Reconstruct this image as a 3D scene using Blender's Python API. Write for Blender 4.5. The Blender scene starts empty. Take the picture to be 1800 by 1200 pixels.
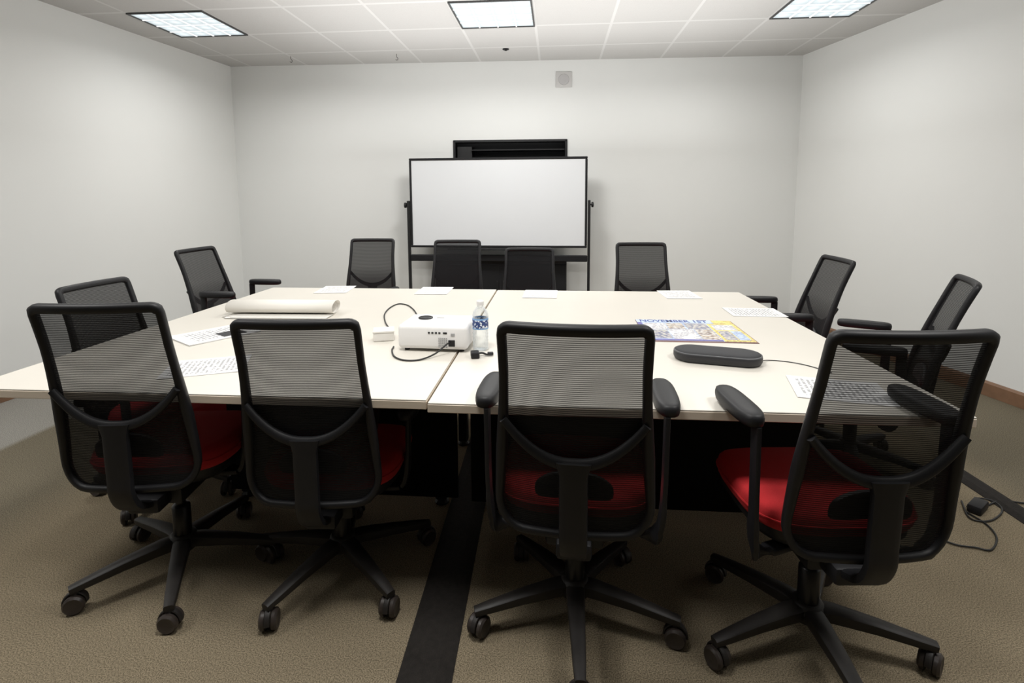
import bpy, bmesh, math, random
from mathutils import Vector, Matrix
random.seed(4)
PI = math.pi
scene = bpy.context.scene
col = scene.collection
R = math.radians

# ------------------------------------------------------------------ camera
F, PX, PY, YH, H = 940.0, 900.0, 450.0, 345.0, 1.34
pitch = math.atan((PY - YH) / F)
ROLL = R(-0.3)
Mcam = Matrix.Rotation(PI/2 - pitch, 3, 'X') @ Matrix.Rotation(ROLL, 3, 'Z')
cd = bpy.data.cameras.new('camera')
cam = bpy.data.objects.new('camera', cd)
col.objects.link(cam)
cd.sensor_width = 36
cd.lens = F / 1800 * 36
cd.shift_y = -(600 - PY) / 1800
cd.clip_start = 0.02
cam.matrix_world = Matrix.Translation((0, 0, H)) @ Mcam.to_4x4()
scene.camera = cam
scene.view_settings.view_transform = 'Standard'

def ray(px, py):
    return Mcam @ Vector(((px - PX) / F, -(py - PY) / F, -1))
def at(px, py, z):
    d = ray(px, py)
    t = (z - H) / d.z
    return Vector((d.x * t, d.y * t, z))

# ------------------------------------------------------------------ materials
def mat(name, color, rough=0.6, metal=0.0, noise=0.0, nscale=40, bump=0.0, bscale=200, spec=None):
    m = bpy.data.materials.new(name)
    m.use_nodes = True
    nt = m.node_tree
    b = nt.nodes['Principled BSDF']
    b.inputs['Roughness'].default_value = rough
    b.inputs['Metallic'].default_value = metal
    if spec is not None:
        b.inputs['Specular IOR Level'].default_value = spec
    tc = nt.nodes.new('ShaderNodeTexCoord')
    n = nt.nodes.new('ShaderNodeTexNoise')
    n.inputs['Scale'].default_value = nscale
    n.inputs['Detail'].default_value = 4
    nt.links.new(tc.outputs['Object'], n.inputs['Vector'])
    r = nt.nodes.new('ShaderNodeMixRGB')
    r.inputs[1].default_value = (*[c * (1 - noise) for c in color], 1)
    r.inputs[2].default_value = (*[min(1, c * (1 + noise)) for c in color], 1)
    nt.links.new(n.outputs['Fac'], r.inputs[0])
    nt.links.new(r.outputs[0], b.inputs['Base Color'])
    if bump:
        n2 = nt.nodes.new('ShaderNodeTexNoise')
        n2.inputs['Scale'].default_value = bscale
        n2.inputs['Detail'].default_value = 3
        nt.links.new(tc.outputs['Object'], n2.inputs['Vector'])
        bp = nt.nodes.new('ShaderNodeBump')
        bp.inputs['Strength'].default_value = bump
        bp.inputs['Distance'].default_value = 0.004
        nt.links.new(n2.outputs['Fac'], bp.inputs['Height'])
        nt.links.new(bp.outputs['Normal'], b.inputs['Normal'])
    return m

class NB:
    """tiny node helper"""
    def __init__(s, m): s.nt = m.node_tree
    def math(s, op, a, b=None, c=None):
        n = s.nt.nodes.new('ShaderNodeMath'); n.operation = op
        for i, v in enumerate((a, b, c)):
            if v is None: continue
            if isinstance(v, (int, float)): n.inputs[i].default_value = v
            else: s.nt.links.new(v, n.inputs[i])
        return n.outputs[0]
    def clamp(s, v): return s.math('MINIMUM', s.math('MAXIMUM', v, 0.0), 1.0)
    def mix(s, f, a, b):
        n = s.nt.nodes.new('ShaderNodeMixRGB')
        for i, v in enumerate((f, a, b)):
            if isinstance(v, (int, float)): n.inputs[i].default_value = v
            elif isinstance(v, tuple): n.inputs[i].default_value = (*v, 1)
            else: s.nt.links.new(v, n.inputs[i])
        return n.outputs[0]
    def coords(s):
        tc = s.nt.nodes.new('ShaderNodeTexCoord')
        sp = s.nt.nodes.new('ShaderNodeSeparateXYZ')
        s.nt.links.new(tc.outputs['Object'], sp.inputs[0])
        return tc.outputs['Object'], sp.outputs[0], sp.outputs[1], sp.outputs[2]
    def noise(s, vec, scale, detail=3):
        n = s.nt.nodes.new('ShaderNodeTexNoise')
        n.inputs['Scale'].default_value = scale
        n.inputs['Detail'].default_value = detail
        s.nt.links.new(vec, n.inputs['Vector'])
        return n.outputs['Fac']

M = {}
M['wall'] = mat('wall_paint', (0.75, 0.757, 0.742), 0.8, noise=0.015, nscale=2, bump=0.05, bscale=300)
M['black'] = mat('black_plastic', (0.010, 0.010, 0.0115), 0.5, noise=0.25, nscale=30, bump=0.06, bscale=500, spec=.35)
M['base'] = mat('dusty_black_plastic', (0.017, 0.0145, 0.013), 0.52, noise=0.5, nscale=25, bump=0.05, bscale=300, spec=.4)
M['wheel'] = mat('caster_wheel', (0.036, 0.028, 0.024), 0.38, noise=0.3, nscale=60)
M['metal'] = mat('dark_cylinder', (0.02, 0.02, 0.02), 0.3, 0.6)
M['hook'] = mat('hook_wire', (0.16, 0.15, 0.14), 0.4, 0.3)
M['red'] = mat('red_fabric', (0.45, 0.013, 0.017), 0.9, noise=0.15, nscale=250, bump=0.35, bscale=700)
M['top'] = mat('table_laminate', (0.655, 0.623, 0.56), 0.4, noise=0.02, nscale=6)
M['edge'] = mat('table_edge', (0.68, 0.59, 0.48), 0.5, noise=0.04, nscale=10)
M['steel'] = mat('black_steel', (0.008, 0.008, 0.009), 0.5, 0.0)
M['panel'] = mat('shade_panel_black', (0.006, 0.006, 0.006), 0.8, noise=0.2, spec=0.1)
M['board'] = mat('whiteboard_surface', (0.75, 0.765, 0.785), 0.25, noise=0.01, nscale=3)
M['white'] = mat('white_plastic', (0.80, 0.79, 0.78), 0.4, noise=0.01)
M['offwhite'] = mat('white_card', (0.75, 0.73, 0.69), 0.7, noise=0.03)
M['cream'] = mat('cream_paper', (0.80, 0.77, 0.71), 0.8, noise=0.03, nscale=8)
M['grey'] = mat('grey_plastic', (0.35, 0.35, 0.35), 0.6)
M['plate'] = mat('wall_plate', (0.54, 0.53, 0.52), 0.5, noise=0.01)
M['grille'] = mat('wall_plate_grille', (0.46, 0.45, 0.45), 0.6, noise=0.05)
M['darkgrey'] = mat('dark_grey', (0.022, 0.022, 0.025), 0.5)
M['rim'] = mat('phone_rim', (0.075, 0.077, 0.082), 0.4)
M['phone'] = mat('phone_fabric', (0.026, 0.027, 0.030), 0.7, noise=0.2, nscale=300, bump=0.15, bscale=900)
M['wood'] = mat('brown_wood', (0.19, 0.105, 0.06), 0.5, noise=0.3, nscale=14)
M['strip'] = mat('cord_cover_rubber', (0.018, 0.0155, 0.0135), 0.9, noise=0.5, nscale=60, bump=0.5, bscale=250, spec=0.25)
M['cable'] = mat('cable_rubber', (0.012, 0.012, 0.012), 0.5)
M['blue'] = mat('blue_print', (0.05, 0.09, 0.32), 0.5, noise=0.1)
M['violet'] = mat('violet_print', (0.17, 0.16, 0.40), 0.5, noise=0.3, nscale=60)
M['orange'] = mat('rust_print', (0.20, 0.10, 0.09), 0.5, noise=0.1)

def emit(name, c, s, base=.3):
    m = bpy.data.materials.new(name); m.use_nodes = True
    b = m.node_tree.nodes['Principled BSDF']
    b.inputs['Base Color'].default_value = (*[base * v for v in c], 1)
    b.inputs['Emission Color'].default_value = (*c, 1)
    b.inputs['Emission Strength'].default_value = s
    return m
M['lightframe'] = mat('fixture_rim', (0.05, 0.05, 0.05), 0.5)
M['louver'] = emit('lit_louver', (1, 1, 1), 0.82)
def diffuser_mat():
    m = emit('lit_diffuser', (0.84, 0.94, 0.98), 0.5); nb = NB(m)
    vec, x, y, z = nb.coords()
    # each lens cell is a little brighter toward its middle
    def cell(v):
        f = nb.math('FRACT', nb.math('DIVIDE', nb.math('ADD', v, .3), .15))
        return nb.math('SUBTRACT', 1.0, nb.math('MULTIPLY', nb.math('ABSOLUTE', nb.math('SUBTRACT', f, .5)), 2.0))
    k = nb.math('MULTIPLY', cell(x), cell(y))
    m.node_tree.links.new(nb.math('MULTIPLY_ADD', k, .60, .50), m.node_tree.nodes['Principled BSDF'].inputs['Emission Strength'])
    return m
M['diffuser'] = diffuser_mat()

# printed panels with rows of tiny text
def print_mat(name, paper, ink, pitch_, strength, nsc):
    m = bpy.data.materials.new(name); m.use_nodes = True
    nb = NB(m); b = m.node_tree.nodes['Principled BSDF']; b.inputs['Roughness'].default_value = .45
    vec, x, y, z = nb.coords()
    ln = nb.math('LESS_THAN', nb.math('FRACT', nb.math('DIVIDE', nb.math('ADD', y, 1.0), pitch_)), .5)
    nz = nb.math('GREATER_THAN', nb.noise(vec, nsc, 2), .46)
    big = nb.math('GREATER_THAN', nb.noise(vec, 14, 1), .42)
    f = nb.math('MULTIPLY', nb.math('MULTIPLY', ln, nz), nb.math('MULTIPLY', big, strength))
    m.node_tree.links.new(nb.mix(f, paper, ink), b.inputs['Base Color']); return m
M['pale'] = print_mat('pale_print', (.74, .73, .72), (.10, .10, .20), .013, .8, 100)
M['lblue'] = print_mat('pale_blue_print', (.52, .62, .77), (.08, .12, .36), .015, .75, 80)
M['yprint'] = print_mat('yellow_text_print', (.78, .67, .22), (.30, .14, .06), .016, .7, 80)
M['skyblue'] = mat('sky_blue_print', (.55, .64, .78), .5, noise=.2, nscale=30)
def photo_mat(name, a, b_, c_, sc):
    m = bpy.data.materials.new(name); m.use_nodes = True
    nb = NB(m); vec, x, y, z = nb.coords()
    k1 = nb.clamp(nb.math('MULTIPLY_ADD', nb.math('SUBTRACT', nb.noise(vec, sc, 3), .5), 5.0, .5))
    k2 = nb.clamp(nb.math('MULTIPLY_ADD', nb.math('SUBTRACT', nb.noise(vec, sc*1.7, 2), .52), 6.0, .5))
    m.node_tree.links.new(nb.mix(k2, nb.mix(k1, a, b_), c_), m.node_tree.nodes['Principled BSDF'].inputs['Base Color'])
    m.node_tree.nodes['Principled BSDF'].inputs['Roughness'].default_value = .45
    return m
M['tan'] = photo_mat('warm_photo_print', (.58, .48, .36), (.18, .13, .12), (.64, .62, .60), 40)
M['darkphoto'] = photo_mat('dark_photo_print', (.14, .16, .26), (.36, .34, .40), (.58, .56, .50), 45)

# chair mesh: rows of black yarn you can partly see through, woven tighter in the lower back
def make_mesh_mat():
    m = bpy.data.materials.new('chair_mesh_weave'); m.use_nodes = True
    nt = m.node_tree; nb = NB(m)
    b = nt.nodes['Principled BSDF']
    b.inputs['Base Color'].default_value = (0.011, 0.011, 0.012, 1)
    b.inputs['Roughness'].default_value = 0.8
    b.inputs['Specular IOR Level'].default_value = 0.2
    out = nt.nodes['Material Output']
    vec, x, y, z = nb.coords()
    s = nb.math('SINE', nb.math('MULTIPLY', z, 2*PI / 0.0056))
    low = nb.clamp(nb.math('DIVIDE', nb.math('SUBTRACT', 0.80, z), 0.11))
    base = nb.math('MULTIPLY_ADD', low, 0.10, 0.835)
    amp = nb.math('MULTIPLY_ADD', low, -0.07, 0.115)
    op = nb.math('MULTIPLY_ADD', s, amp, base)
    tr = nt.nodes.new('ShaderNodeBsdfTransparent')
    mx = nt.nodes.new('ShaderNodeMixShader')
    nt.links.new(op, mx.inputs[0])
    nt.links.new(tr.outputs[0], mx.inputs[1])
    nt.links.new(b.outputs[0], mx.inputs[2])
    nt.links.new(mx.outputs[0], out.inputs['Surface'])
    return m
M['mesh'] = make_mesh_mat()

def make_carpet():
    m = bpy.data.materials.new('taupe_carpet'); m.use_nodes = True
    nt = m.node_tree; nb = NB(m)
    b = nt.nodes['Principled BSDF']
    b.inputs['Roughness'].default_value = 0.95
    b.inputs['Specular IOR Level'].default_value = 0.1
    vec, x, y, z = nb.coords()
    n1 = nb.noise(vec, 270, 4)
    n2 = nb.noise(vec, 2.2, 3)
    n3 = nb.noise(vec, 90, 3)
    k = nb.clamp(nb.math('MULTIPLY_ADD', nb.math('SUBTRACT', n1, 0.5), 4.0, 0.5))
    c1 = nb.mix(k, (0.092, 0.074, 0.047), (0.345, 0.283, 0.192))
    c2 = nb.mix(nb.math('MULTIPLY', n3, 0.35), c1, (0.19, 0.155, 0.105))
    c3 = nb.mix(nb.math('MULTIPLY', n2, 0.25), c2, (0.14, 0.123, 0.09))
    g1 = nb.mix(k, (0.14, 0.135, 0.12), (0.33, 0.315, 0.285))
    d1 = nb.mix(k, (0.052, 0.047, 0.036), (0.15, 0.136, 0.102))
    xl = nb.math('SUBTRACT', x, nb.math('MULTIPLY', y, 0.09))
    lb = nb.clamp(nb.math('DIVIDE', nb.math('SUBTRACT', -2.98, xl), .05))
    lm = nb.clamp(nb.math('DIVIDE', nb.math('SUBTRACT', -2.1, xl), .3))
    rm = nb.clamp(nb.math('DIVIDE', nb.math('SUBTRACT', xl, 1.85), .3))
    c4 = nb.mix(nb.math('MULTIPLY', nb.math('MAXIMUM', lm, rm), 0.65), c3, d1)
    c5 = nb.mix(lb, c4, g1)
    nt.links.new(c5, b.inputs['Base Color'])
    bp = nt.nodes.new('ShaderNodeBump'); bp.inputs['Strength'].default_value = 0.12
    bp.inputs['Distance'].default_value = 0.002
    nt.links.new(n1, bp.inputs['Height']); nt.links.new(bp.outputs[0], b.inputs['Normal'])
    return m
M['carpet'] = make_carpet()

# ------------------------------------------------------------------ geometry helpers
def link(name, bm, m, parent=None, smooth=False, loc=None, rotz=0):
    me = bpy.data.meshes.new(name)
    bmesh.ops.recalc_face_normals(bm, faces=bm.faces)
    bm.to_mesh(me); bm.free()
    if smooth is not False:
        for p in me.polygons: p.use_smooth = True
        try: me.set_sharp_from_angle(angle=R(smooth if smooth is not True else 40))
        except Exception: pass
    for mm in (m if isinstance(m, (list, tuple)) else [m]): me.materials.append(mm)
    o = bpy.data.objects.new(name, me); col.objects.link(o)
    if parent: o.parent = parent
    if loc is not None: o.location = loc
    o.rotation_euler = (0, 0, rotz)
    return o
def thing(name, label, cat, loc=(0, 0, 0), rotz=0, group=None):
    o = bpy.data.objects.new(name, None); col.objects.link(o)
    o.empty_display_size = 0.05
    o.location = loc; o.rotation_euler = (0, 0, rotz)
    return tag(o, label, cat, group)
def tag(o, label, cat, group=None):
    o['label'] = label; o['category'] = cat
    if group: o['group'] = group
    return o
def struct(o):
    o['kind'] = 'structure'; return o

def box(bm, c, s, bevel=0.0, seg=2, mtx=None):
    r = bmesh.ops.create_cube(bm, size=1)
    vs = r['verts']
    for v in vs: v.co = Vector((v.co.x * s[0], v.co.y * s[1], v.co.z * s[2])) + Vector(c)
    if bevel:
        es = list({e for v in vs for e in v.link_edges})
        rr = bmesh.ops.bevel(bm, geom=es, offset=bevel, segments=seg, profile=0.5, affect='EDGES')
        vs = list({v for f in rr['faces'] for v in f.verts} | {v for v in vs if v.is_valid})
    if mtx is not None:
        for v in vs: v.co = mtx @ v.co
    return vs
def nbm(): return bmesh.new()
def circ(n=10, a=1, b=1): return [(a * math.cos(2*PI*i/n), b * math.sin(2*PI*i/n)) for i in range(n)]
def sell(n, a, b, e=4):
    out = []
    for i in range(n):
        t = 2*PI*i/n; c, s = math.cos(t), math.sin(t)
        out.append((a * math.copysign(abs(c)**(2/e), c), b * math.copysign(abs(s)**(2/e), s)))
    return out
def sweep(bm, pts, sec, up=Vector((0, 0, 1)), closed=False, scales=None, cap=True):
    """sec(a,b): a along side (tangent x up), b along up; up: Vector or list"""
    pts = [Vector(p) for p in pts]; n = len(pts); rings = []
    for i, p in enumerate(pts):
        if closed: t = pts[(i+1) % n] - pts[i-1]
        else: t = pts[min(i+1, n-1)] - pts[max(i-1, 0)]
        t.normalize()
        u = up[i] if isinstance(up, list) else up
        s = t.cross(u)
        if s.length < 1e-5: s = t.cross(Vector((0, 1, 0.01)))
        s.normalize(); w = s.cross(t).normalized()
        k = scales[i] if scales else (1, 1)
        if not isinstance(k, tuple): k = (k, k)
        rings.append([bm.verts.new(p + s * (a * k[0]) + w * (b * k[1])) for a, b in sec])
    m = len(sec)
    rng = n if closed else n - 1
    for i in range(rng):
        A, B = rings[i], rings[(i+1) % n]
        for j in range(m):
            bm.faces.new((A[j], A[(j+1) % m], B[(j+1) % m], B[j]))
    if not closed and cap:
        bm.faces.new(rings[0][::-1]); bm.faces.new(rings[-1])
def catmull(pts, k=8):
    P = [Vector(p) for p in pts]; P = [P[0]*2 - P[1]] + P + [P[-1]*2 - P[-2]]
    out = []
    for i in range(1, len(P) - 2):
        a, b, c, d = P[i-1:i+3]
        for j in range(k):
            t = j / k
            out.append(0.5 * ((2*b) + (c-a)*t + (2*a-5*b+4*c-d)*t*t + (3*b-a-3*c+d)*t**3))
    out.append(P[-2]); return out
def rings_mesh(bm, rings, cap=True):
    V = [[bm.verts.new(c) for c in r] for r in rings]
    m = len(V[0])
    for A, B in zip(V, V[1:]):
        for j in range(m): bm.faces.new((A[j], A[(j+1) % m], B[(j+1) % m], B[j]))
    if cap:
        bm.faces.new(V[0][::-1]); bm.faces.new(V[-1])
def lathe(bm, prof, n=20, c=(0, 0, 0), mtx=None, cap=True):
    rr = []
    for r, z in prof:
        ring = [Vector((max(r, 1e-4) * math.cos(2*PI*i/n) + c[0], max(r, 1e-4) * math.sin(2*PI*i/n) + c[1], z + c[2])) for i in range(n)]
        if mtx is not None: ring = [mtx @ p for p in ring]
        rr.append(ring)
    rings_mesh(bm, rr, cap)
def tubes(name, pts, r, m, parent=None, k=8, n=8, label=None):
    bm = nbm(); sweep(bm, catmull(pts, k), circ(n, r, r), up=Vector((0.05, 0.03, 1)))
    return link(name, bm, m, parent, smooth=60)

# ------------------------------------------------------------------ room
C = 2.72
PSI = R(-4.7)
e1 = Vector((math.cos(PSI), math.sin(PSI), 0)); e2 = Vector((-math.sin(PSI), math.cos(PSI), 0))
BL = at(405, 117, C); BR = at(1412, 97, C)
LF = at(65, 0, C); RF = at(1578, 32, C)
def extend(a, b, ylim):
    d = (b - a); t = (ylim - a.y) / d.y
    return a + d * t
FLc = extend(BL, LF, -2.4); FRc = extend(BR, RF, -2.4)
def flat(p, z): return Vector((p.x, p.y, z))
def quad(bm, pts): bm.faces.new([bm.verts.new(p) for p in pts])

bm = nbm(); quad(bm, [flat(p, 0) for p in (FLc, FRc, BR, BL)])
struct(link('floor', bm, M['carpet']))

def make_ceiling_mat(c2):
    m = bpy.data.materials.new('ceiling_tiles'); m.use_nodes = True
    nt = m.node_tree; nb = NB(m); b = nt.nodes['Principled BSDF']
    b.inputs['Roughness'].default_value = 0.9
    vec, x, y, z = nb.coords()
    def dist(e, lim):
        d = nb.math('ADD', nb.math('MULTIPLY', x, e.x), nb.math('MULTIPLY', y, e.y))
        d = nb.math('ADD', d, -c2.dot(e) + 0.305 + 61.0)
        f = nb.math('FRACT', nb.math('DIVIDE', d, 0.61))
        return nb.math('LESS_THAN', nb.math('ABSOLUTE', nb.math('SUBTRACT', f, 0.5)), lim)
    tile = nb.math('MULTIPLY', dist(e1, .482), dist(e2, .475))
    sp = nb.noise(vec, 220, 3)
    spk = nb.math('LESS_THAN', sp, 0.40)
    tc = nb.mix(nb.math('MULTIPLY', spk, 0.25), (0.515, 0.508, 0.497), (0.38, 0.375, 0.365))
    nt.links.new(nb.mix(tile, (0.605, 0.60, 0.59), tc), b.inputs['Base Color'])
    bp = nt.nodes.new('ShaderNodeBump'); bp.inputs['Strength'].default_value = 0.2; bp.inputs['Distance'].default_value = 0.004
    nt.links.new(nb.math('SUBTRACT', nb.math('MULTIPLY', sp, 0.4), tile), bp.inputs['Height'])
    nt.links.new(bp.outputs[0], b.inputs['Normal'])
    return m
c2 = at(876, 47, C) - e2 * 0.305
bm = nbm(); quad(bm, [flat(p, C) for p in (BL, BR, FRc, FLc)])
struct(link('ceiling', bm, make_ceiling_mat(c2)))

# back wall with the opening of the niche
wd = (flat(BR, 0) - flat(BL, 0)); WL = wd.length; wd.normalize(); wn = Vector((wd.y, -wd.x, 0))   # wn points into the room
def onwall(px, py, off=0.0):
    d = ray(px, py); o = Vector((0, 0, H)); q = flat(BL, 0) + wn * off
    t = (q - o).dot(wn) / d.dot(wn); p = o + d * t
    return (p - q).dot(wd), p.z
def wp(s, z, off=0.0): return flat(BL, 0) + wd * s + wn * off + Vector((0, 0, z))
ns0, nz1 = onwall(797, 247); ns1, _ = onwall(997, 247); nz0 = nz1 - 0.78
bm = nbm()
quad(bm, [wp(0, 0), wp(ns0, 0), wp(ns0, C), wp(0, C)])
quad(bm, [wp(ns1, 0), wp(WL, 0), wp(WL, C), wp(ns1, C)])
quad(bm, [wp(ns0, 0), wp(ns1, 0), wp(ns1, nz0), wp(ns0, nz0)])
quad(bm, [wp(ns0, nz1), wp(ns1, nz1), wp(ns1, C), wp(ns0, C)])
bmesh.ops.remove_doubles(bm, verts=bm.verts, dist=0.0005)
struct(link('wall_back', bm, M['wall']))
for nm, a, b in (('wall_left', FLc, BL), ('wall_right', BR, FRc)):
    bm = nbm(); quad(bm, [flat(a, 0), flat(b, 0), flat(b, C), flat(a, C)])
    struct(link(nm, bm, M['wall']))
cen = (BL + BR + FLc + FRc) / 4
def baseboard(nm, a, b):
    a = flat(a, 0); b = flat(b, 0); d = (b - a).normalized(); n = Vector((-d.y, d.x, 0))
    if (flat(cen, 0) - a).dot(n) < 0: n = -n
    a = a + d * 0.02; b = b - d * 0.02
    bm = nbm()
    prof = [(0.001, 0.001), (0.016, 0.001), (0.016, 0.085), (0.009, 0.098), (0.001, 0.10)]
    r1 = [a + n * u + Vector((0, 0, v)) for u, v in prof]; r2 = [b + n * u + Vector((0, 0, v)) for u, v in prof]
    rings_mesh(bm, [r1, r2]); struct(link(nm, bm, M['wood']))
baseboard('baseboard_left', FLc, BL); baseboard('baseboard_right', FRc, BR); baseboard('baseboard_back', BL, BR)

# niche
ang_wall = math.atan2(wd.y, wd.x)
nc = wp((ns0+ns1)/2, nz0); nw = ns1 - ns0; nh = nz1 - nz0
t = thing('wall_niche', 'black recessed wall box with a shelf, showing above the whiteboard', 'niche', nc, ang_wall)
bm = nbm()
dpt = 0.22; w2 = nw/2
for c_, s_ in (((0, dpt, nh/2), (nw, 0.01, nh)), ((-w2+0.005, dpt/2, nh/2), (0.01, dpt, nh)), ((w2-0.005, dpt/2, nh/2), (0.01, dpt, nh)),
               ((0, dpt/2, 0.005), (nw, dpt, 0.01)), ((0, dpt/2, nh-0.005), (nw, dpt, 0.01))): box(bm, c_, s_)
link('liner', bm, M['darkgrey'], t)
bm = nbm()
for c_, s_ in (((-w2+0.01, -0.008, nh/2), (0.024, 0.016, nh)), ((w2-0.01, -0.008, nh/2), (0.024, 0.016, nh)), ((0, -0.008, nh-0.01), (nw, 0.016, 0.024)), ((0, -0.008, 0.01), (nw, 0.016, 0.024))):
    box(bm, c_, s_, 0.002, 1)
link('frame', bm, M['black'], t)
bm = nbm(); box(bm, (0.08, dpt/2, nh-0.10), (nw*0.82, dpt*0.9, 0.012)); link('shelf', bm, M['black'], t)
bm = nbm(); box(bm, (-w2+0.11, 0.10, nh-0.20), (0.16, 0.12, 0.28), 0.006); link('bracket', bm, M['steel'], t)

# wall plate
ps, pz = onwall(991, 140)
t = thing('wall_speaker', 'pale square wall plate with round grille high on the back wall', 'wall speaker', wp(ps, pz, 0.001), ang_wall)
bm = nbm(); box(bm, (0, -0.006, 0), (0.165, 0.012, 0.155), 0.004); link('plate', bm, M['plate'], t, 30)
bm = nbm(); lathe(bm, [(0.0, 0.0), (0.056, 0.0), (0.052, 0.006), (0.0, 0.009)], 28, mtx=Matrix.Translation((0, -0.012, 0)) @ Matrix.Rotation(PI/2, 4, 'X'))
link('grille', bm, M['grille'], t, 30)

# ------------------------------------------------------------------ ceiling fixtures
lab = ['square louvered ceiling light nearest the left wall', 'square louvered ceiling light in the middle of the row above the whiteboard', 'square louvered ceiling light nearest the right wall']
for k in (-1, 0, 1):
    p = c2 + e1 * (2.44 * k)
    t = thing('ceiling_light', lab[k+1], 'ceiling light', (p.x, p.y, C - 0.001), PSI, 'recessed ceiling lights')
    bm = nbm(); a = 0.30; f = .012
    for c_, s_ in (((0, a-f/2, -.006), (2*a, f, .010)), ((0, -a+f/2, -.006), (2*a, f, .010)), ((a-f/2, 0, -.006), (f, 2*a-2*f, .010)), ((-a+f/2, 0, -.006), (f, 2*a-2*f, .010))): box(bm, c_, s_)
    link('frame', bm, M['lightframe'], t)
    bm = nbm(); box(bm, (0, 0, -.002), (2*a-2*f, 2*a-2*f, .003)); link('diffuser', bm, M['diffuser'], t)
    bm = nbm()
    for i in range(1, 4):
        q = -a + i * 2*a/4
        box(bm, (q, 0, -.007), (.010, 2*a-2*f, .007))
    for i in range(1, 4):
        q = -a + i * 2*a/4
        box(bm, (0, q, -.008), (2*a-2*f, .010, .006))
    link('louver', bm, M['louver'], t)
def lamp(p, e, size=0.54, spread=165, flip=False, c=(1.0, 0.985, 0.957)):
    l = bpy.data.lights.new('ceiling_or_fill_lamp', 'AREA'); l.shape = 'SQUARE'; l.size = size; l.energy = e; l.color = c; l.spread = R(spread)
    o = bpy.data.objects.new('ceiling_or_fill_lamp', l); col.objects.link(o); o.location = p; o.rotation_euler = (PI if flip else 0, 0, PSI)
for r_, es in ((0, (22, 29, 22)), (-1.25, (28, 31, 28))):
    for k in (-1, 0, 1):
        p = c2 + e1 * (2.44 * k * (.78 if r_ == 0 else .85)) + e2 * (2.44 * r_)
        lamp((p.x, p.y, C - 0.03), es[k+1])
# added upward fill lamp, brightens the ceiling in place of bounced light
lamp((0.1, 3.2, 1.8), 78, size=3.8, spread=180, flip=True, c=(.988, .99, .98))

p = at(889, 86, C)
t = thing('sprinkler', 'small black ceiling sprinkler cap in the tile above the whiteboard', 'sprinkler', (p.x, p.y, C))
bm = nbm(); lathe(bm, [(0.03, 0), (0.032, -0.004), (0.026, -0.009), (0, -0.010)], 20); link('cover', bm, M['black'], t, 40)
bm = nbm(); lathe(bm, [(0.010, -0.009), (0.012, -0.016), (0, -0.018)], 12); link('head', bm, M['steel'], t, 40)
for (px, py, lb) in ((511, 99, 'small metal hook hanging from the ceiling, left of the other hook'), (697, 95, 'small metal hook hanging from the ceiling, nearer the middle light')):
    p = at(px, py, C)
    pts = [(0, 0, 0), (0, 0, -0.025), (0.010, 0, -0.036), (0.012, 0, -0.048), (0.003, 0, -0.058), (-0.010, 0, -0.050)]
    o = tubes('ceiling_hook', pts, 0.0030, M['hook']); o.location = (p.x, p.y, C)
    tag(o, lb, 'hook', 'ceiling hooks')

# ------------------------------------------------------------------ whiteboard on stand
bc = Vector((-0.145, 5.43, 0)); brot = R(-5.5)
t = thing('mobile_whiteboard', 'wide white dry erase board with black frame on rolling stand', 'whiteboard', bc, brot)
BW, BH, BZ = 1.80, 0.905, 1.275
bm = nbm(); box(bm, (0, 0, BZ), (BW-0.02, 0.018, BH-0.02)); link('board', bm, M['board'], t)
bm = nbm()
for c_, s_ in (((0, 0, BZ+BH/2-.011), (BW, .034, .022)), ((0, 0, BZ-BH/2+.011), (BW, .034, .022)), ((-BW/2+.011, 0, BZ), (.022, .034, BH-.044)), ((BW/2-.011, 0, BZ), (.022, .034, BH-.044))): box(bm, c_, s_, .004, 1)
link('frame', bm, M['black'], t)
for s in (-1, 1):
    bm = nbm(); box(bm, (s*(BW/2+.02), 0, 0.70), (.026, .04, 1.20), .005, 1); link('upright', bm, M['steel'], t)
    bm = nbm(); lathe(bm, [(0.008, 0), (0.008, .02), (.026, .022), (.028, .04), (.01, .046)], 16, mtx=Matrix.Translation((s*(BW/2+.02), 0, BZ-0.02)) @ Matrix.Rotation(s*PI/2, 4, 'Y'))
    link('knob', bm, M['black'], t, 40)
    bm = nbm(); box(bm, (s*(BW/2+.02), 0, 0.085), (.035, .40, .03), .005, 1); ft = link('foot', bm, M['steel'], t)
    for q in (-1, 1):
        bm = nbm(); lathe(bm, [(.0, -.012), (.033, -.012), (.035, 0), (.033, .012), (0, .012)], 16, mtx=Matrix.Translation((s*(BW/2+.02), q*.18, .036)) @ Matrix.Rotation(PI/2, 4, 'Y'))
        link('wheel', bm, M['wheel'], ft, 40)
bm = nbm(); box(bm, (0, 0, 0.715), (BW+.01, .05, .065), .006, 1); link('crossbar', bm, M['black'], t)
bm = nbm(); box(bm, (0, -.05, BZ-BH/2-.012), (1.0, .07, .012), .003, 1); link('marker_tray', bm, M['black'], t)

# low cabinet behind
sa, _ = onwall(765, 470, 0.2); sb, _ = onwall(996, 470, 0.2)
cp = wp((sa+sb)/2, 0, 0.11); cw = sb - sa
t = thing('low_cabinet', 'low black cabinet against the back wall beneath the whiteboard', 'cabinet', cp, ang_wall)
bm = nbm(); box(bm, (0, 0, .345), (cw, .17, .67), .004, 1); link('body', bm, M['darkgrey'], t)
for s in (-1, 1):
    bm = nbm(); box(bm, (s*cw/4, -.091, .34), (cw/2-.012, .012, .60), .003, 1); d = link('door', bm, M['black'], t)
    bm = nbm(); box(bm, (s*.03, -.104, .40), (.012, .014, .14), .003, 1); link('handle', bm, M['steel'], d)
bm = nbm(); box(bm, (0, -.005, .69), (cw+.02, .19, .02), .004, 1); link('cabinet_top', bm, M['black'], t)

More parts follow.
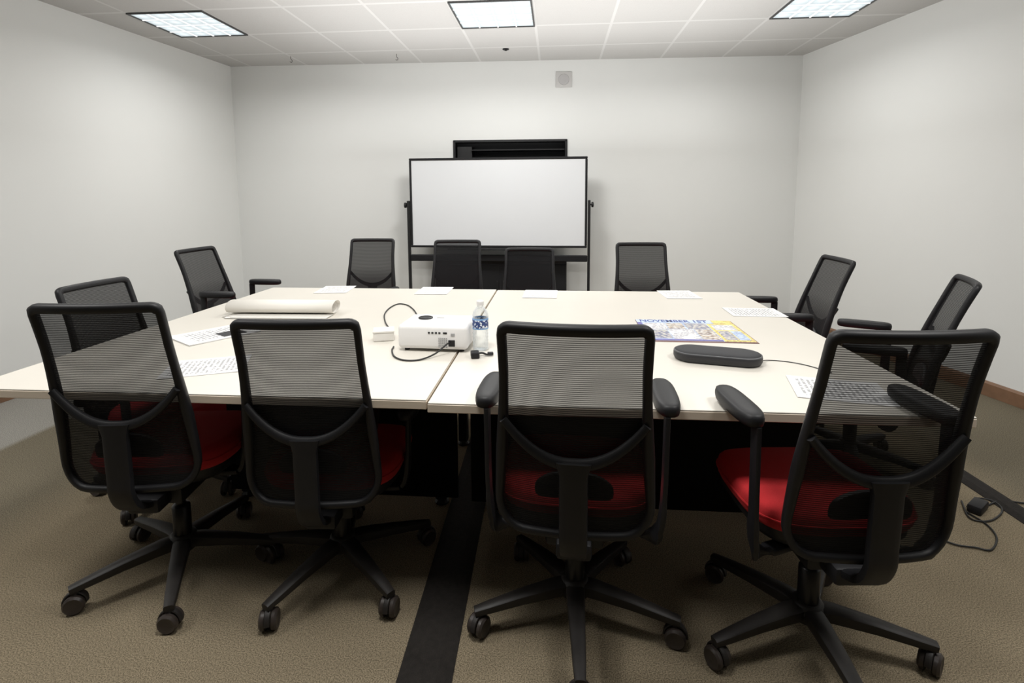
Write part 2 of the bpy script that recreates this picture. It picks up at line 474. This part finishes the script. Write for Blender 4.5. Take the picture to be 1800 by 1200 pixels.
# ------------------------------------------------------------------ tables
TZ, TT = 0.735, 0.03
def table(near_seam, sgn, label, lx, px0, px1):
    Wt, Dt = 1.525, 1.92
    c = near_seam + e1 * (sgn * Wt/2) + e2 * (Dt/2)
    t = thing('conference_table', label, 'table', (c.x, c.y, 0), PSI, 'two halves of the conference table')
    bm = nbm(); box(bm, (0, 0, TZ-.002), (Wt-.004, Dt-.004, .004), .001, 1); link('tabletop', bm, M['top'], t)
    bm = nbm(); box(bm, (0, 0, TZ-.004-(TT-.004)/2), (Wt-.002, Dt-.002, TT-.004), .002, 1); link('edge_band', bm, M['edge'], t)
    for x in lx:
        for sy in (-1, 1):
            bm = nbm(); y = sy*(Dt/2-.68)
            box(bm, (x, y, (TZ-TT)/2+.01), (.05, .05, TZ-TT-.022), .006, 1)
            lathe(bm, [(.03, .0), (.032, .008), (.02, .022)], 14, (x, y, 0))
            link('leg', bm, M['steel'], t)
    bm = nbm()
    for sy in (-1, 1): box(bm, ((lx[0]+lx[1])/2, sy*(Dt/2-.68), TZ-TT-.025), (lx[1]-lx[0], .03, .048))
    for x in lx: box(bm, (x, 0, TZ-TT-.025), (.03, Dt-1.41, .048))
    link('apron', bm, M['steel'], t)
    bm = nbm(); box(bm, ((px0+px1)/2, -(Dt/2-.62), .38), (px1-px0, .014, .64), .002, 1); link('shade_panel', bm, M['panel'], t)  # added black panel, stands in for the deep shade under the table
    return t, c
sn = Vector((-0.255, 1.543, 0))
tl, cl = table(sn - e1*0.003, -1, 'cream conference table holding the white projector, left of the middle seam', (-.24, .65), -.28, .735)
tr, cr = table(sn - e2*0.022 + e1*0.003, 1, 'cream conference table holding the colourful poster, right of the middle seam', (-.65, .55), -.735, .60)
bm = nbm(); sweep(bm, [(.56, -.80, .70), (.36, -.40, .10)], circ(8, .011, .011)); link('brace', bm, M['steel'], tl, 40)

# ------------------------------------------------------------------ office chair prototype
Z0, Z1 = 0.435, 1.02
def bw(z):
    t = (z - Z0) / (Z1 - Z0); return 0.177 + 0.031 * max(0, 1 - t/0.8)**1.2
HB, RB, HT, RT = 0.095, 0.075, 0.020, 0.021
def hw(z):
    w = bw(z)
    if z < Z0 + HB:
        k = (Z0 + HB - z) / HB; w -= RB * (1 - math.sqrt(max(0, 1 - k*k)))
    if z > Z1 - HT:
        k = (z - Z1 + HT) / HT; w -= RT * (1 - math.sqrt(max(0, 1 - k*k)))
    return w
def sy(x, z):
    t = (z - Z0) / (Z1 - Z0)
    return -0.250 - 0.035*t - 0.080*t*t + 0.70 * x * x
zs = [Z0 + HB * (1 - math.cos(a * PI/2 / 6)) for a in range(7)] + [Z0 + HB + (Z1-HT-Z0-HB) * i/14 for i in range(1, 14)] + [Z1 - HT + HT * math.sin(a * PI/2/5) for a in range(6)]
ST = 0.505; AR = 0.465
def make_chair(ae, pad_y, back_y):
    root = thing('office_chair', '', 'chair')
    up = []
    # star base
    bm = nbm()
    for i in range(5):
        a = 2*PI*i/5; d = Vector((math.cos(a), math.sin(a), 0))
        pts = [d*0.02 + Vector((0, 0, .108)), d*0.07 + Vector((0, 0, .108)), d*0.18 + Vector((0, 0, .098)), d*0.28 + Vector((0, 0, .084)), d*0.325 + Vector((0, 0, .078))]
        sweep(bm, pts, sell(12, .027, .020, 3.5), scales=[(1.1, 1.1), (1.05, 1.1), (.85, .9), (.68, .72), (.55, .6)])
    lathe(bm, [(.036, .075), (.048, .085), (.05, .115), (.042, .132), (.034, .136)], 20)
    link('base', bm, M['base'], root, 40)
    bm = nbm(); lathe(bm, [(.030, .13), (.030, .24), (.026, .245), (.016, .25), (.016, .37)], 18); link('gas_cylinder', bm, M['metal'], root, 40)
    for i in range(5):
        a = 2*PI*i/5; d = Vector((math.cos(a), math.sin(a), 0))*0.312
        bm = nbm()
        arc = [(math.cos(q)*.033, 0, .031 + math.sin(q)*.036) for q in [PI*j/10 for j in range(11)]]
        sweep(bm, [Vector(p) for p in arc], sell(8, .009, .004, 3), up=[Vector((math.cos(PI*j/10), 0, math.sin(PI*j/10))) for j in range(11)])
        lathe(bm, [(.012, .06), (.012, .078), (.008, .085)], 12)
        sp = PI*0.3 + i*1.9
        c = link('caster', bm, M['base'], root, 40, loc=d, rotz=sp)
        for s in (-1, 1):
            bm = nbm()
            lathe(bm, [(.006, -.010), (.024, -.010), (.031, -.006), (.0315, .004), (.026, .010), (.018, .007), (.006, .007)], 18, mtx=Matrix.Translation((0, s*.0165, .0315)) @ Matrix.Rotation(-s*PI/2, 4, 'X'))
            link('wheel', bm, M['wheel'], c, 40)
    # mechanism
    bm = nbm(); box(bm, (0, 0, .350), (.17, .26, .08), .014); box(bm, (0, -.13, .345), (.10, .14, .05), .01)
    box(bm, (.13, .03, .36), (.12, .018, .012), .004); lathe(bm, [(.026, .30), (.034, .32)], 14)
    up.append(link('mechanism', bm, M['black'], root, 40))
    # seat
    def ring(s, z, drop=0):
        out = []
        for a, b in sell(40, .229*s, .214*s, 3.6):
            yy = b + .038
            f = max(0, (b/.214 - .55)/.45)
            out.append(Vector((a, yy, z - .022*f*f)))
        return out
    bm = nbm(); rings_mesh(bm, [ring(.97, ST-.066), ring(1.0, ST-.054), ring(1.012, ST-.036), ring(.995, ST-.016), ring(.955, ST-.006), ring(.85, ST), ring(.5, ST-.004), ring(.12, ST-.006)])
    s_ = link('seat', bm, M['red'], root, 60); up.append(s_)
    bm = nbm()
    pts = [p for p in ring(1.013, ST-.036)]
    sweep(bm, pts, circ(6, .0035, .0035), closed=True); link('piping', bm, M['red'], s_, 60)
    bm = nbm(); rings_mesh(bm, [ring(.6, ST-.125), ring(.86, ST-.115), ring(.95, ST-.090), ring(.96, ST-.065)])
    up.append(link('seat_pan', bm, M['black'], root, 40))
    # back frame
    loop = [(hw(z), z) for z in zs]
    xb = loop[0][0]; xt = loop[-1][0]
    right = [(xb*i/5, Z0) for i in range(5)] + loop + [(xt*(5-i)/5, Z1) for i in range(1, 6)]
    left = [(-x, z) for x, z in right[1:-1]][::-1]
    pl = right + left
    pts, ups, sc = [], [], []
    for x, z in pl:
        pts.append(Vector((x, sy(x, z), z)))
        ups.append(Vector((-1.4*x, 1, 0.16 + 0.25*(z-Z0))).normalized())
        k = 1.0 + (0.30 if z > Z1-.012 else 0) + 0.35*max(0, 1-abs(z-.67)/.15)*(z < .9)
        sc.append((k, 1.0 + 0.3*max(0, 1-abs(z-.67)/.2)))
    bk = []
    bm = nbm(); sweep(bm, pts, sell(10, .0112, .0128, 3), up=ups, closed=True, scales=sc)
    bk.append(link('back_frame', bm, M['black'], root, 50))
    # mesh panel
    bm = nbm(); NC = 14; V = []
    for z in zs: V.append([bm.verts.new((hw(z)*u, sy(hw(z)*u, z), z)) for u in [-1 + 2*j/NC for j in range(NC+1)]])
    for A, B in zip(V, V[1:]):
        for j in range(NC): bm.faces.new((A[j], A[j+1], B[j+1], B[j]))
    bk.append(link('mesh_panel', bm, M['mesh'], root, 60))
    # curved lower support of the back
    pts, sc = [], []
    N = 24; we = hw(.762) - .002
    for i in range(N+1):
        u = -1 + 2*i/N; x = we*u; z = .650 + .112*abs(u)**2.2
        pts.append(Vector((x, sy(x, z) - .016, z))); sc.append((1.0 + .3*(1-abs(u)), 1 + .6*(1-abs(u))))
    bm = nbm(); sweep(bm, pts, sell(10, .0095, .0105, 3), up=Vector((0, 0.25, 1)), scales=sc)
    bk.append(link('support_band', bm, M['black'], root, 50))
    # spine
    pts = catmull([(0, sy(0, .655)-.022, .660), (0, sy(0, .57)-.030, .57), (0, sy(0, .49)-.034, .49), (0, sy(0, .44)-.034, .435), (0, -.25, .380), (0, -.17, .350), (0, -.05, .345)], 5)
    n = len(pts)
    sc = [((1.25 - .125*min(i, 2)) if i < 3 else 1.0, 1) for i in range(n)]
    bm = nbm(); sweep(bm, pts, sell(14, .037, .013, 4), up=Vector((0, 1, 0.2)), scales=sc)
    bk.append(link('spine', bm, M['black'], root, 50))
    # lumbar pad
    bm = nbm(); rr = []
    for s, dy in ((.2, .010), (.7, .010), (.95, .006), (1, 0), (.95, -.006), (.2, -.007)):
        rr.append([Vector((a, sy(a, .575+b) + .016 - dy, .575+b - .02*(a/.1)**2)) for a, b in sell(28, .105*s, .04*s, 3)])
    rings_mesh(bm, rr); bk.append(link('lumbar_pad', bm, M['darkgrey'], root, 50))
    for o in bk: o['tilts'] = 1
    up += bk
    # arms
    for s in (-1, 1):
        bm = nbm()
        pts = catmull([(s*.10, back_y*.5, AR-.105), (s*.18, back_y*.7, AR-.105), (s*.222, back_y*.85, AR-.098), (s*.241, back_y*.95, AR-.05), (s*.247, back_y, AR+.05), (s*.250, back_y, AR+.172+ae)], 5)
        sweep(bm, pts, sell(10, .024, .0095, 3.5), up=[Vector((0, 0, 1)) if i < 6 else Vector((s*1.0, 0, .6)) if i < 14 else Vector((s*1, 0, 0.0)) for i in range(len(pts))], scales=[1.0 if i < 19 else .86 for i in range(len(pts))])
        a = link('armrest', bm, M['black'], root, 50); up.append(a)
        bm = nbm(); rr = []
        for k, z in ((.8, .170), (.95, .174), (1, .183), (1, .192), (.94, .201), (.8, .205), (.3, .206)):
            rr.append([Vector((s*.256 + x, pad_y + y, AR + ae + z)) for x, y in sell(28, .036*k, .120*(1-(1-k)*.4), 3)])
        rings_mesh(bm, rr); link('arm_pad', bm, M['black'], a, 50)
    for o in up: o['lift'] = 1
    return root
def copy_tree(o, parent=None):
    c = o.copy(); col.objects.link(c); c.parent = parent
    for ch in o.children: copy_tree(ch, c)
    return c
G = 'mesh back office chairs around the conference table'
# x, y, facing, top height, base spin, raised arms, back tilt, label
chairs = [
 (-1.20, 1.82, 2, 1.027, 6, 0, -2, 'black mesh office chair with red seat at the near left corner of the table'),
 (-.618, 1.812, -1, .975, 26, 0, -3, 'black mesh office chair with red seat directly before the white projector, near side'),
 (.195, 1.585, -8, 1.027, 50, 1, 0, 'black mesh office chair with red seat on near side, just right of the table seam'),
 (.882, 1.48, 0, 1.03, 52, 1, -1, 'black mesh office chair at near right corner with red seat and one arm showing'),
 (-1.59, 2.40, -97, .945, 53, 0, 0, 'black mesh office chair on left side, mostly hidden behind the near left corner chair'),
 (-1.78, 3.58, -98, 1.0, 20, 1, 4, 'black mesh office chair on left side beside the rolled paper, both arms showing'),
 (-1.185, 4.15, 178, .98, 11, 0, 0, 'black mesh office chair on far side, farthest left and clear of the whiteboard'),
 (-.445, 3.90, 178, .985, 35, 0, 0, 'black mesh office chair on far side under the left half of the whiteboard'),
 (.11, 3.70, 176, .938, 60, 0, 0, 'lowest black mesh office chair on far side, in front of the low black cabinet'),
 (.95, 3.63, 178, .98, 15, 0, 0, 'black mesh office chair on far side, just right of the whiteboard'),
 (1.495, 3.12, 84, .98, 42, 2, 5, 'black mesh office chair on right side, the farther one from the camera'),
 (1.665, 2.53, 61, .97, 30, 2, 5, 'black mesh office chair on right side behind the near right corner chair'),
]
protos = {}
piv = Vector((0, -.20, .40))
for i, (x, y, ph, h, be, hi, tilt, lb) in enumerate(chairs):
    if hi not in protos:
        o = protos[hi] = make_chair((0.0, .10, .065)[hi], -.05 if hi else .03, -.15 if hi else .0)
    else: o = copy_tree(protos[hi])
    o.location = (x, y, 0); o.rotation_euler = (0, 0, R(ph)); o['label'] = lb; o['group'] = G; o['category'] = 'chair'
    k = 0
    for ch in o.children:
        if ch.get('lift'): ch.location = (0, 0, h - 1.02)
        if ch.get('tilts'):
            rm = Matrix.Rotation(R(tilt), 3, 'X')
            ch.rotation_euler = (R(tilt), 0, 0)
            ch.location = piv - rm @ piv + Vector((0, 0, h - 1.02))
        if ch.name.startswith('base'): ch.rotation_euler.z = R(be - ph)
        if ch.name.startswith('caster'):
            a = R(be - ph) + 2*PI*k/5; k += 1
            ch.location = (.312*math.cos(a), .312*math.sin(a), 0); ch.rotation_euler.z = a + (1.2, 2.4, .5, 1.9, 2.8)[k % 5] + i

# ------------------------------------------------------------------ things on the table
def paper_mat(name, img=False):
    m = bpy.data.materials.new(name); m.use_nodes = True
    nt = m.node_tree; nb = NB(m); b = nt.nodes['Principled BSDF']; b.inputs['Roughness'].default_value = 0.8
    vec, x, y, z = nb.coords()
    ln = nb.math('LESS_THAN', nb.math('FRACT', nb.math('DIVIDE', nb.math('ADD', y, 1.0), .0155)), .55)
    nz = nb.math('GREATER_THAN', nb.noise(vec, 80, 2), .44)
    blk = nb.math('GREATER_THAN', nb.noise(vec, 12, 1), .38)
    inx = nb.math('LESS_THAN', nb.math('ABSOLUTE', x), .082)
    iny = nb.math('LESS_THAN', nb.math('ABSOLUTE', y), .110)
    f = nb.math('MULTIPLY', nb.math('MULTIPLY', nb.math('MULTIPLY', ln, nz), blk), nb.math('MULTIPLY', inx, iny))
    c = nb.mix(nb.math('MULTIPLY', f, .6), (.76, .76, .76), (.14, .14, .15))
    if img:
        a = nb.math('MULTIPLY', nb.math('GREATER_THAN', y, .0), nb.math('MULTIPLY', nb.math('LESS_THAN', y, .10), nb.math('MULTIPLY', nb.math('GREATER_THAN', x, .0), nb.math('LESS_THAN', x, .09))))
        c = nb.mix(a, c, (.03, .03, .035))
    nt.links.new(c, b.inputs['Base Color'])
    return m
M['paper'] = paper_mat('printed_sheet'); M['paper_img'] = paper_mat('printed_sheet_with_picture', True)
def sheet(name, c, rot, lb, m='paper', grp='printed agenda sheets on the table', w=.206, d=.265, th=.0012):
    bm = nbm(); N = 8; rr = []
    for j in range(N+1):
        y = -d/2 + d*j/N
        curl = .003*max(0, abs(2*j/N-1)-.6)
        rr.append((y, curl))
    V = [[bm.verts.new((x, y, cu)) for x in (-w/2, 0, w/2)] for y, cu in rr]
    T = [[bm.verts.new((x, y, cu+th)) for x in (-w/2, 0, w/2)] for y, cu in rr]
    for A in (V, T):
        for a, b in zip(A, A[1:]):
            for j in range(2): bm.faces.new((a[j], a[j+1], b[j+1], b[j]))
    for a, b in zip(range(N), range(1, N+1)):
        for j in (0, 2): bm.faces.new((V[a][j], V[b][j], T[b][j], T[a][j]))
    for a in (0, N):
        for j in range(2): bm.faces.new((V[a][j], V[a][j+1], T[a][j+1], T[a][j]))
    o = link(name, bm, M[m], None, loc=(c.x, c.y, TZ+.0006), rotz=rot)
    tag(o, lb, 'paper', grp); return o
ps_ = [
 (590, 509, 2, 'printed sheet at the far edge of the table, in front of the far left chair'),
 (764, 511, -3, 'printed sheet at the far edge of the table, just left of the middle seam'),
 (950, 517, 174, 'printed sheet at the far edge of the table, just right of the middle seam'),
 (1193, 518, 178, 'printed sheet at the far edge of the table, farthest right'),
 (1325, 549, 84, 'printed sheet at the right table edge beside the farther right chair'),
 (1474, 686, 72, 'printed sheet half hidden by the near right corner chair'),
 (365, 644, -72, 'printed sheet on the left of the table between the two near left chairs'),
]
for px, py, rz, lb in ps_: sheet('printed_sheet', at(px, py, TZ), R(rz), lb)
t = sheet('photo_handout', at(378, 588, TZ), R(-38), 'stack of printed pages with a dark picture, in front of rolled paper', 'paper_img', None, th=.004, w=.23, d=.30)
t['category'] = 'handout'

# rolled flip chart paper
pa = at(403, 553, TZ); pb = at(584, 554, TZ); d = (pb - pa); Lr = d.length; rot = math.atan2(d.y, d.x)
mid = (pa + pb)/2
t = thing('rolled_paper_pad', 'loosely rolled cream flip chart paper lying on the left of the table', 'paper roll', (mid.x, mid.y, TZ), rot)
bm = nbm(); A, B = [], []
N = 60
for i in range(N+1):
    q = i/N; a = -PI/2 + q*2*PI*2.2; r = .038 - .018*q
    y = r*1.9*math.cos(a) + .025; z = .0395 + r*math.sin(a)
    A.append((-Lr/2, y, z)); B.append((Lr/2 + .014*math.sin(6*q), y, z))
A = [(-Lr/2, -.065, .002), (-Lr/2, -.02, .0015)] + A; B = [(Lr/2, -.065, .002), (Lr/2, -.02, .0015)] + B
VA = [bm.verts.new(p) for p in A]; VB = [bm.verts.new(p) for p in B]
for i in range(len(VA)-1): bm.faces.new((VA[i], VA[i+1], VB[i+1], VB[i]))
o = link('rolled_sheet', bm, M['cream'], t, 60)
md = o.modifiers.new('thick', 'SOLIDIFY'); md.thickness = .0016
bm = nbm(); box(bm, (.015, -.045, .0040), (Lr-.02, .10, .0015)); box(bm, (.030, -.042, .0062), (Lr-.05, .09, .0015)); link('loose_edge', bm, M['offwhite'], t)

# projector
pl_ = at(699, 617, TZ); pr_ = at(822, 621, TZ); d = pr_ - pl_; Wp = d.length; rot = math.atan2(d.y, d.x)
Dp, Hp = .205, .105
nrm = Vector((-d.y, d.x, 0)).normalized()
c = (pl_ + pr_)/2 + nrm*Dp/2
t = thing('projector', 'white box projector with ports facing the near chairs', 'projector', (c.x, c.y, TZ), rot)
bm = nbm(); box(bm, (0, 0, Hp/2+.006), (Wp, Dp, Hp-.008), .018, 4); link('body', bm, M['white'], t, 35)
for sx in (-1, 1):
    for s2 in (-1, 1):
        bm = nbm(); lathe(bm, [(.010, 0), (.010, .012)], 12, (sx*(Wp/2-.03), s2*(Dp/2-.03), 0)); link('foot', bm, M['black'], t, 40)
fy = -Dp/2
def front(name, x, z, w, h, m, bev=.0015, th=.004):
    bm = nbm(); box(bm, (x, fy-.0005, z), (w, th, h), bev, 1); return link(name, bm, M[m], t)
for i, x in enumerate((-.012, .002, .016, .030, .052)): front('port', x, .078, .009 if i < 4 else .016, .007, 'black')
front('power_socket', .078, .038, .026, .026, 'black'); front('power_switch', .083, .072, .016, .012, 'grey')
bm = nbm()
for i in range(5):
    for j in range(6): box(bm, (.028 + i*.0075, fy-.0005, .022 + j*.007), (.0045, .003, .0035))
link('vent', bm, M['grey'], t)
bm = nbm(); lathe(bm, [(.0, .0), (.030, .0), (.030, .004), (.024, .006), (.022, .003), (0, .003)], 28, (-.06, .02, Hp+.002)); link('focus_dial', bm, M['black'], t, 40)
bm = nbm(); box(bm, (.0, .03, Hp+.0025), (.03, .012, .002), .0008, 1); link('button', bm, M['grey'], t)
sock = t.location + Matrix.Rotation(rot, 3, 'Z') @ Vector((.070, fy-.006, .042))

def tp(px, py, dz=.004): 
    p = at(px, py, TZ + dz); return p
a = tubes('projector_power_cord', [sock, sock + Vector((-.012, -.02, -.004)), tp(764, 622, .012), tp(738, 632), tp(712, 633), tp(694, 627), tp(689, 616), tp(692, 609)], .0033, M['cable'])
tag(a, 'black power cord looping from projector front across the table', 'cord')
a = tubes('adapter_cord', [at(733, 553, TZ+.004), tp(727, 544), tp(716, 536), tp(700, 534), tp(685, 541), tp(676, 552), tp(677, 565), tp(682, 574)], .0033, M['cable'])
tag(a, 'black cord arching behind the projector to small white box', 'cord')

# small white box
c = at(675, 596, TZ)
t = thing('small_box', 'small white carton left of the projector', 'box', (c.x, c.y, TZ), R(12))
bm = nbm(); box(bm, (0, 0, .018), (.085, .075, .034), .003, 2); link('carton', bm, M['offwhite'], t)
bm = nbm(); box(bm, (0, 0, .040), (.089, .079, .010), .003, 2); link('lid', bm, M['offwhite'], t)

# bottle
def plastic():
    m = bpy.data.materials.new('clear_plastic'); m.use_nodes = True; nt = m.node_tree
    b = nt.nodes['Principled BSDF']; b.inputs['Base Color'].default_value = (.85, .88, .9, 1); b.inputs['Roughness'].default_value = .08
    tr = nt.nodes.new('ShaderNodeBsdfTransparent'); tr.inputs[0].default_value = (.93, .95, .96, 1)
    lw = nt.nodes.new('ShaderNodeLayerWeight'); lw.inputs[0].default_value = .45
    mx = nt.nodes.new('ShaderNodeMixShader')
    nt.links.new(lw.outputs['Facing'], mx.inputs[0]); nt.links.new(tr.outputs[0], mx.inputs[1]); nt.links.new(b.outputs[0], mx.inputs[2])
    nt.links.new(mx.outputs[0], nt.nodes['Material Output'].inputs['Surface']); return m
M['clear'] = plastic()
def label_mat():
    m = bpy.data.materials.new('bottle_label'); m.use_nodes = True; nb = NB(m)
    vec, x, y, z = nb.coords()
    k = nb.math('GREATER_THAN', nb.math('ABSOLUTE', nb.math('SUBTRACT', z, .108)), .016)
    nn = nb.math('GREATER_THAN', nb.noise(vec, 90, 2), .54)
    c = nb.mix(k, nb.mix(nn, (.03, .06, .20), (.75, .8, .85)), (.20, .38, .66))
    m.node_tree.links.new(c, m.node_tree.nodes['Principled BSDF'].inputs['Base Color']); return m
c = at(845, 614, TZ)
t = thing('water_bottle', 'clear plastic water bottle with blue label right of the projector', 'bottle', (c.x, c.y, TZ))
bm = nbm(); pr = [(.0, .004), (.024, 0), (.0305, .005)]
for i in range(5): pr += [(.0315, .012+i*.014), (.0295, .019+i*.014)]
pr += [(.0312, .085), (.0312, .130), (.0325, .137), (.029, .152), (.020, .166), (.0125, .175), (.0125, .190)]
lathe(bm, pr, 28); link('bottle_body', bm, M['clear'], t, 50)
bm = nbm(); lathe(bm, [(.0318, .087), (.0322, .090), (.0322, .127), (.0318, .130)], 28, cap=False); link('bottle_label', bm, label_mat(), t, 50)
bm = nbm(); lathe(bm, [(.0145, .180), (.0148, .182), (.0148, .195), (.012, .198)], 20); link('cap', bm, M['white'], t, 40)

# black adapter + connector
c = at(835, 628, TZ)
t = thing('video_adapter', 'small black plug adapter lying in front of the water bottle', 'adapter', (c.x, c.y, TZ), R(8))
bm = nbm(); box(bm, (0, 0, .012), (.032, .045, .022), .004); link('plug_body', bm, M['black'], t)
bm = nbm(); sweep(bm, catmull([(.012, .01, .012), (.03, .02, .010), (.045, .005, .008), (.055, .012, .008)], 6), circ(8, .004, .004)); link('lead', bm, M['cable'], t, 50)
bm = nbm(); box(bm, (.060, .012, .009), (.022, .016, .012), .003); link('connector', bm, M['darkgrey'], t)

# poster
q = [at(1104, 562, TZ), at(1287, 565, TZ), at(1331, 604, TZ), at(1152, 600, TZ)]
c = sum(q, Vector())/4; d = (q[1]-q[0]) + (q[2]-q[3]); rot = math.atan2(d.y, d.x)
PWd = ((q[1]-q[0]).length + (q[2]-q[3]).length)/2; PHd = ((q[0]-q[3]).length + (q[1]-q[2]).length)/2
t = thing('poster', 'glossy printed event poster with blue heading and yellow panels lying flat', 'poster', (c.x, c.y, TZ), rot)
def pr_(name, x0, x1, y0, y1, m, lvl):
    bm = nbm(); box(bm, ((x0+x1)/2*PWd, (y0+y1)/2*PHd, .0012+lvl*.0006), ((x1-x0)*PWd, (y1-y0)*PHd, .0012)); return link(name, bm, M[m], t)
pr_('sheet', -.5, .5, -.5, .5, 'orange', 0)
pr_('background', -.49, .49, -.46, .5, 'lblue', 1)
pr_('heading_band', -.495, .28, .36, .5, 'skyblue', 2)
pr_('side_band', -.495, -.45, -.46, .35, 'violet', 2)
pr_('picture', -.44, -.22, .02, .33, 'pale', 2)
pr_('picture', -.21, -.04, .06, .33, 'tan', 2)
pr_('picture', -.44, -.24, -.36, .0, 'darkphoto', 2)
pr_('picture', -.23, .02, -.40, .04, 'pale', 2)
pr_('picture', -.02, .20, .06, .34, 'darkphoto', 2)
pr_('corner_panel', .29, .49, .33, .5, 'yprint', 2)
pr_('yellow_panel', .21, .49, -.46, .32, 'yprint', 2)
pr_('text_panel', .03, .20, -.42, .04, 'tan', 2)
pr_('picture', .24, .45, .02, .27, 'pale', 3)
pr_('picture', .24, .35, -.40, -.02, 'darkphoto', 3)
pr_('picture', .36, .46, -.40, -.02, 'lblue', 3)
pr_('caption_band', -.44, .20, -.455, -.405, 'violet', 3)
cu = bpy.data.curves.new('heading_text', 'FONT'); cu.body = 'NOVEMBER 1ST'; cu.size = .062; cu.align_x = 'CENTER'; cu.align_y = 'CENTER'; cu.extrude = .0004; cu.offset = .0008
to = bpy.data.objects.new('tmp_text', cu); col.objects.link(to)
me = bpy.data.meshes.new_from_object(to.evaluated_get(bpy.context.evaluated_depsgraph_get()))
bpy.data.objects.remove(to)
me.materials.clear(); me.materials.append(M['blue'])
ho = bpy.data.objects.new('heading_text', me); col.objects.link(ho); ho.parent = t
wmx = max(v.co.x for v in me.vertices) - min(v.co.x for v in me.vertices)
ho.scale = (.70*PWd/wmx, 1, 1); ho.location = (-.11*PWd, .43*PHd, .0034)

# conference speakerphone
c = at(1260, 634, TZ)
t = thing('speakerphone', 'long oval black conference speakerphone on the right of the table', 'speakerphone', (c.x, c.y, TZ), R(-19))
def pill(n, hl, r):
    out = []
    for i in range(n):
        a = 2*PI*i/n; x = r*math.cos(a); y = r*math.sin(a)
        out.append((x + (hl if math.cos(a) > 0 else -hl), y))
    return out
def pr2(k, z): return [Vector((x*k, y*(1-(1-k)*2.4), z)) for x, y in pill(40, .088, .066)]
bm = nbm(); rings_mesh(bm, [pr2(k, z) for k, z in ((.93, 0), (.97, .004), (1, .014), (1, .026), (.99, .031))])
link('body', bm, M['darkgrey'], t, 40)
bm = nbm(); rings_mesh(bm, [pr2(k, z) for k, z in ((.995, .0305), (.99, .034), (.97, .035))]); link('rim', bm, M['rim'], t, 40)
bm = nbm(); rings_mesh(bm, [pr2(k, z) for k, z in ((.965, .0345), (.95, .038), (.90, .041), (.80, .043), (.62, .044))])
link('fabric_top', bm, M['phone'], t, 60)
a = tubes('speakerphone_cable', [at(1335, 634, TZ+.010), tp(1352, 633, .002), tp(1380, 635, .002), tp(1405, 639, .002), tp(1430, 645, .002), tp(1462, 655, .002)], .0016, M['cable'])
tag(a, 'thin black cable running from speakerphone toward the right table edge', 'cable')

# ------------------------------------------------------------------ floor cord covers, cords
def cover(name, a, b, w, lb):
    d = (b - a); L = d.length; rot = math.atan2(d.y, d.x); c = (a+b)/2
    prof = [(-w/2, .001), (-w/2, .003), (-w*.22, .013), (w*.22, .013), (w/2, .003), (w/2, .001)]
    bm = nbm(); rings_mesh(bm, [[Vector((x, u, v)) for u, v in prof] for x in (-L/2, L/2)])
    o = link(name, bm, M['strip'], None, loc=(c.x, c.y, 0), rotz=rot); tag(o, lb, 'cord cover', 'floor cord covers'); return o
a = at(745, 1200, 0); b = at(825, 875, 0); d = (b-a).normalized()
cover('floor_cord_cover', a - d*.8, b + d*1.3, .155, 'wide black cord cover running over the carpet and under the table middle')
a = at(1812, 915, 0); b = at(1700, 842, 0); d = (b-a).normalized()
cover('floor_cord_cover', a - d*.9, b + d*.15, .10, 'black cord cover on the carpet at the right side near power adapter')
c = at(1718, 897, 0)
t = thing('power_adapter', 'black power brick on carpet behind the near right corner chair', 'power adapter', (c.x, c.y, 0), R(35))
bm = nbm(); box(bm, (0, 0, .020), (.10, .05, .036), .007); link('brick', bm, M['black'], t, 40)
bm = nbm(); lathe(bm, [(.009, 0), (.007, .025)], 10, mtx=Matrix.Translation((.05, 0, .018)) @ Matrix.Rotation(PI/2, 4, 'Y')); link('strain_relief', bm, M['cable'], t, 40)
fl = lambda x, y: at(x, y, .006)
a = tubes('floor_power_cord', [fl(1735, 888), fl(1760, 880), fl(1800, 884), fl(1860, 890)], .004, M['cable']); tag(a, 'black cord from power brick toward the right wall', 'cord')
a = tubes('looped_cord', [fl(1700, 900), fl(1735, 922), fl(1752, 945), fl(1742, 966), fl(1715, 962), fl(1685, 958), fl(1660, 950)], .0035, M['cable']); tag(a, 'thin black cord looping on carpet below the power brick', 'cord')
a = tubes('coiled_cord', [fl(1690, 880), fl(1705, 910), fl(1740, 915), fl(1762, 897), fl(1745, 880), fl(1715, 876), fl(1700, 890)], .0035, M['cable']); tag(a, 'black cord coiled loosely around the power brick', 'cord')

# ------------------------------------------------------------------ world
w = bpy.data.worlds.new('world'); scene.world = w; w.use_nodes = True
w.node_tree.nodes['Background'].inputs[0].default_value = (.5, .5, .5, 1); w.node_tree.nodes['Background'].inputs[1].default_value = .03
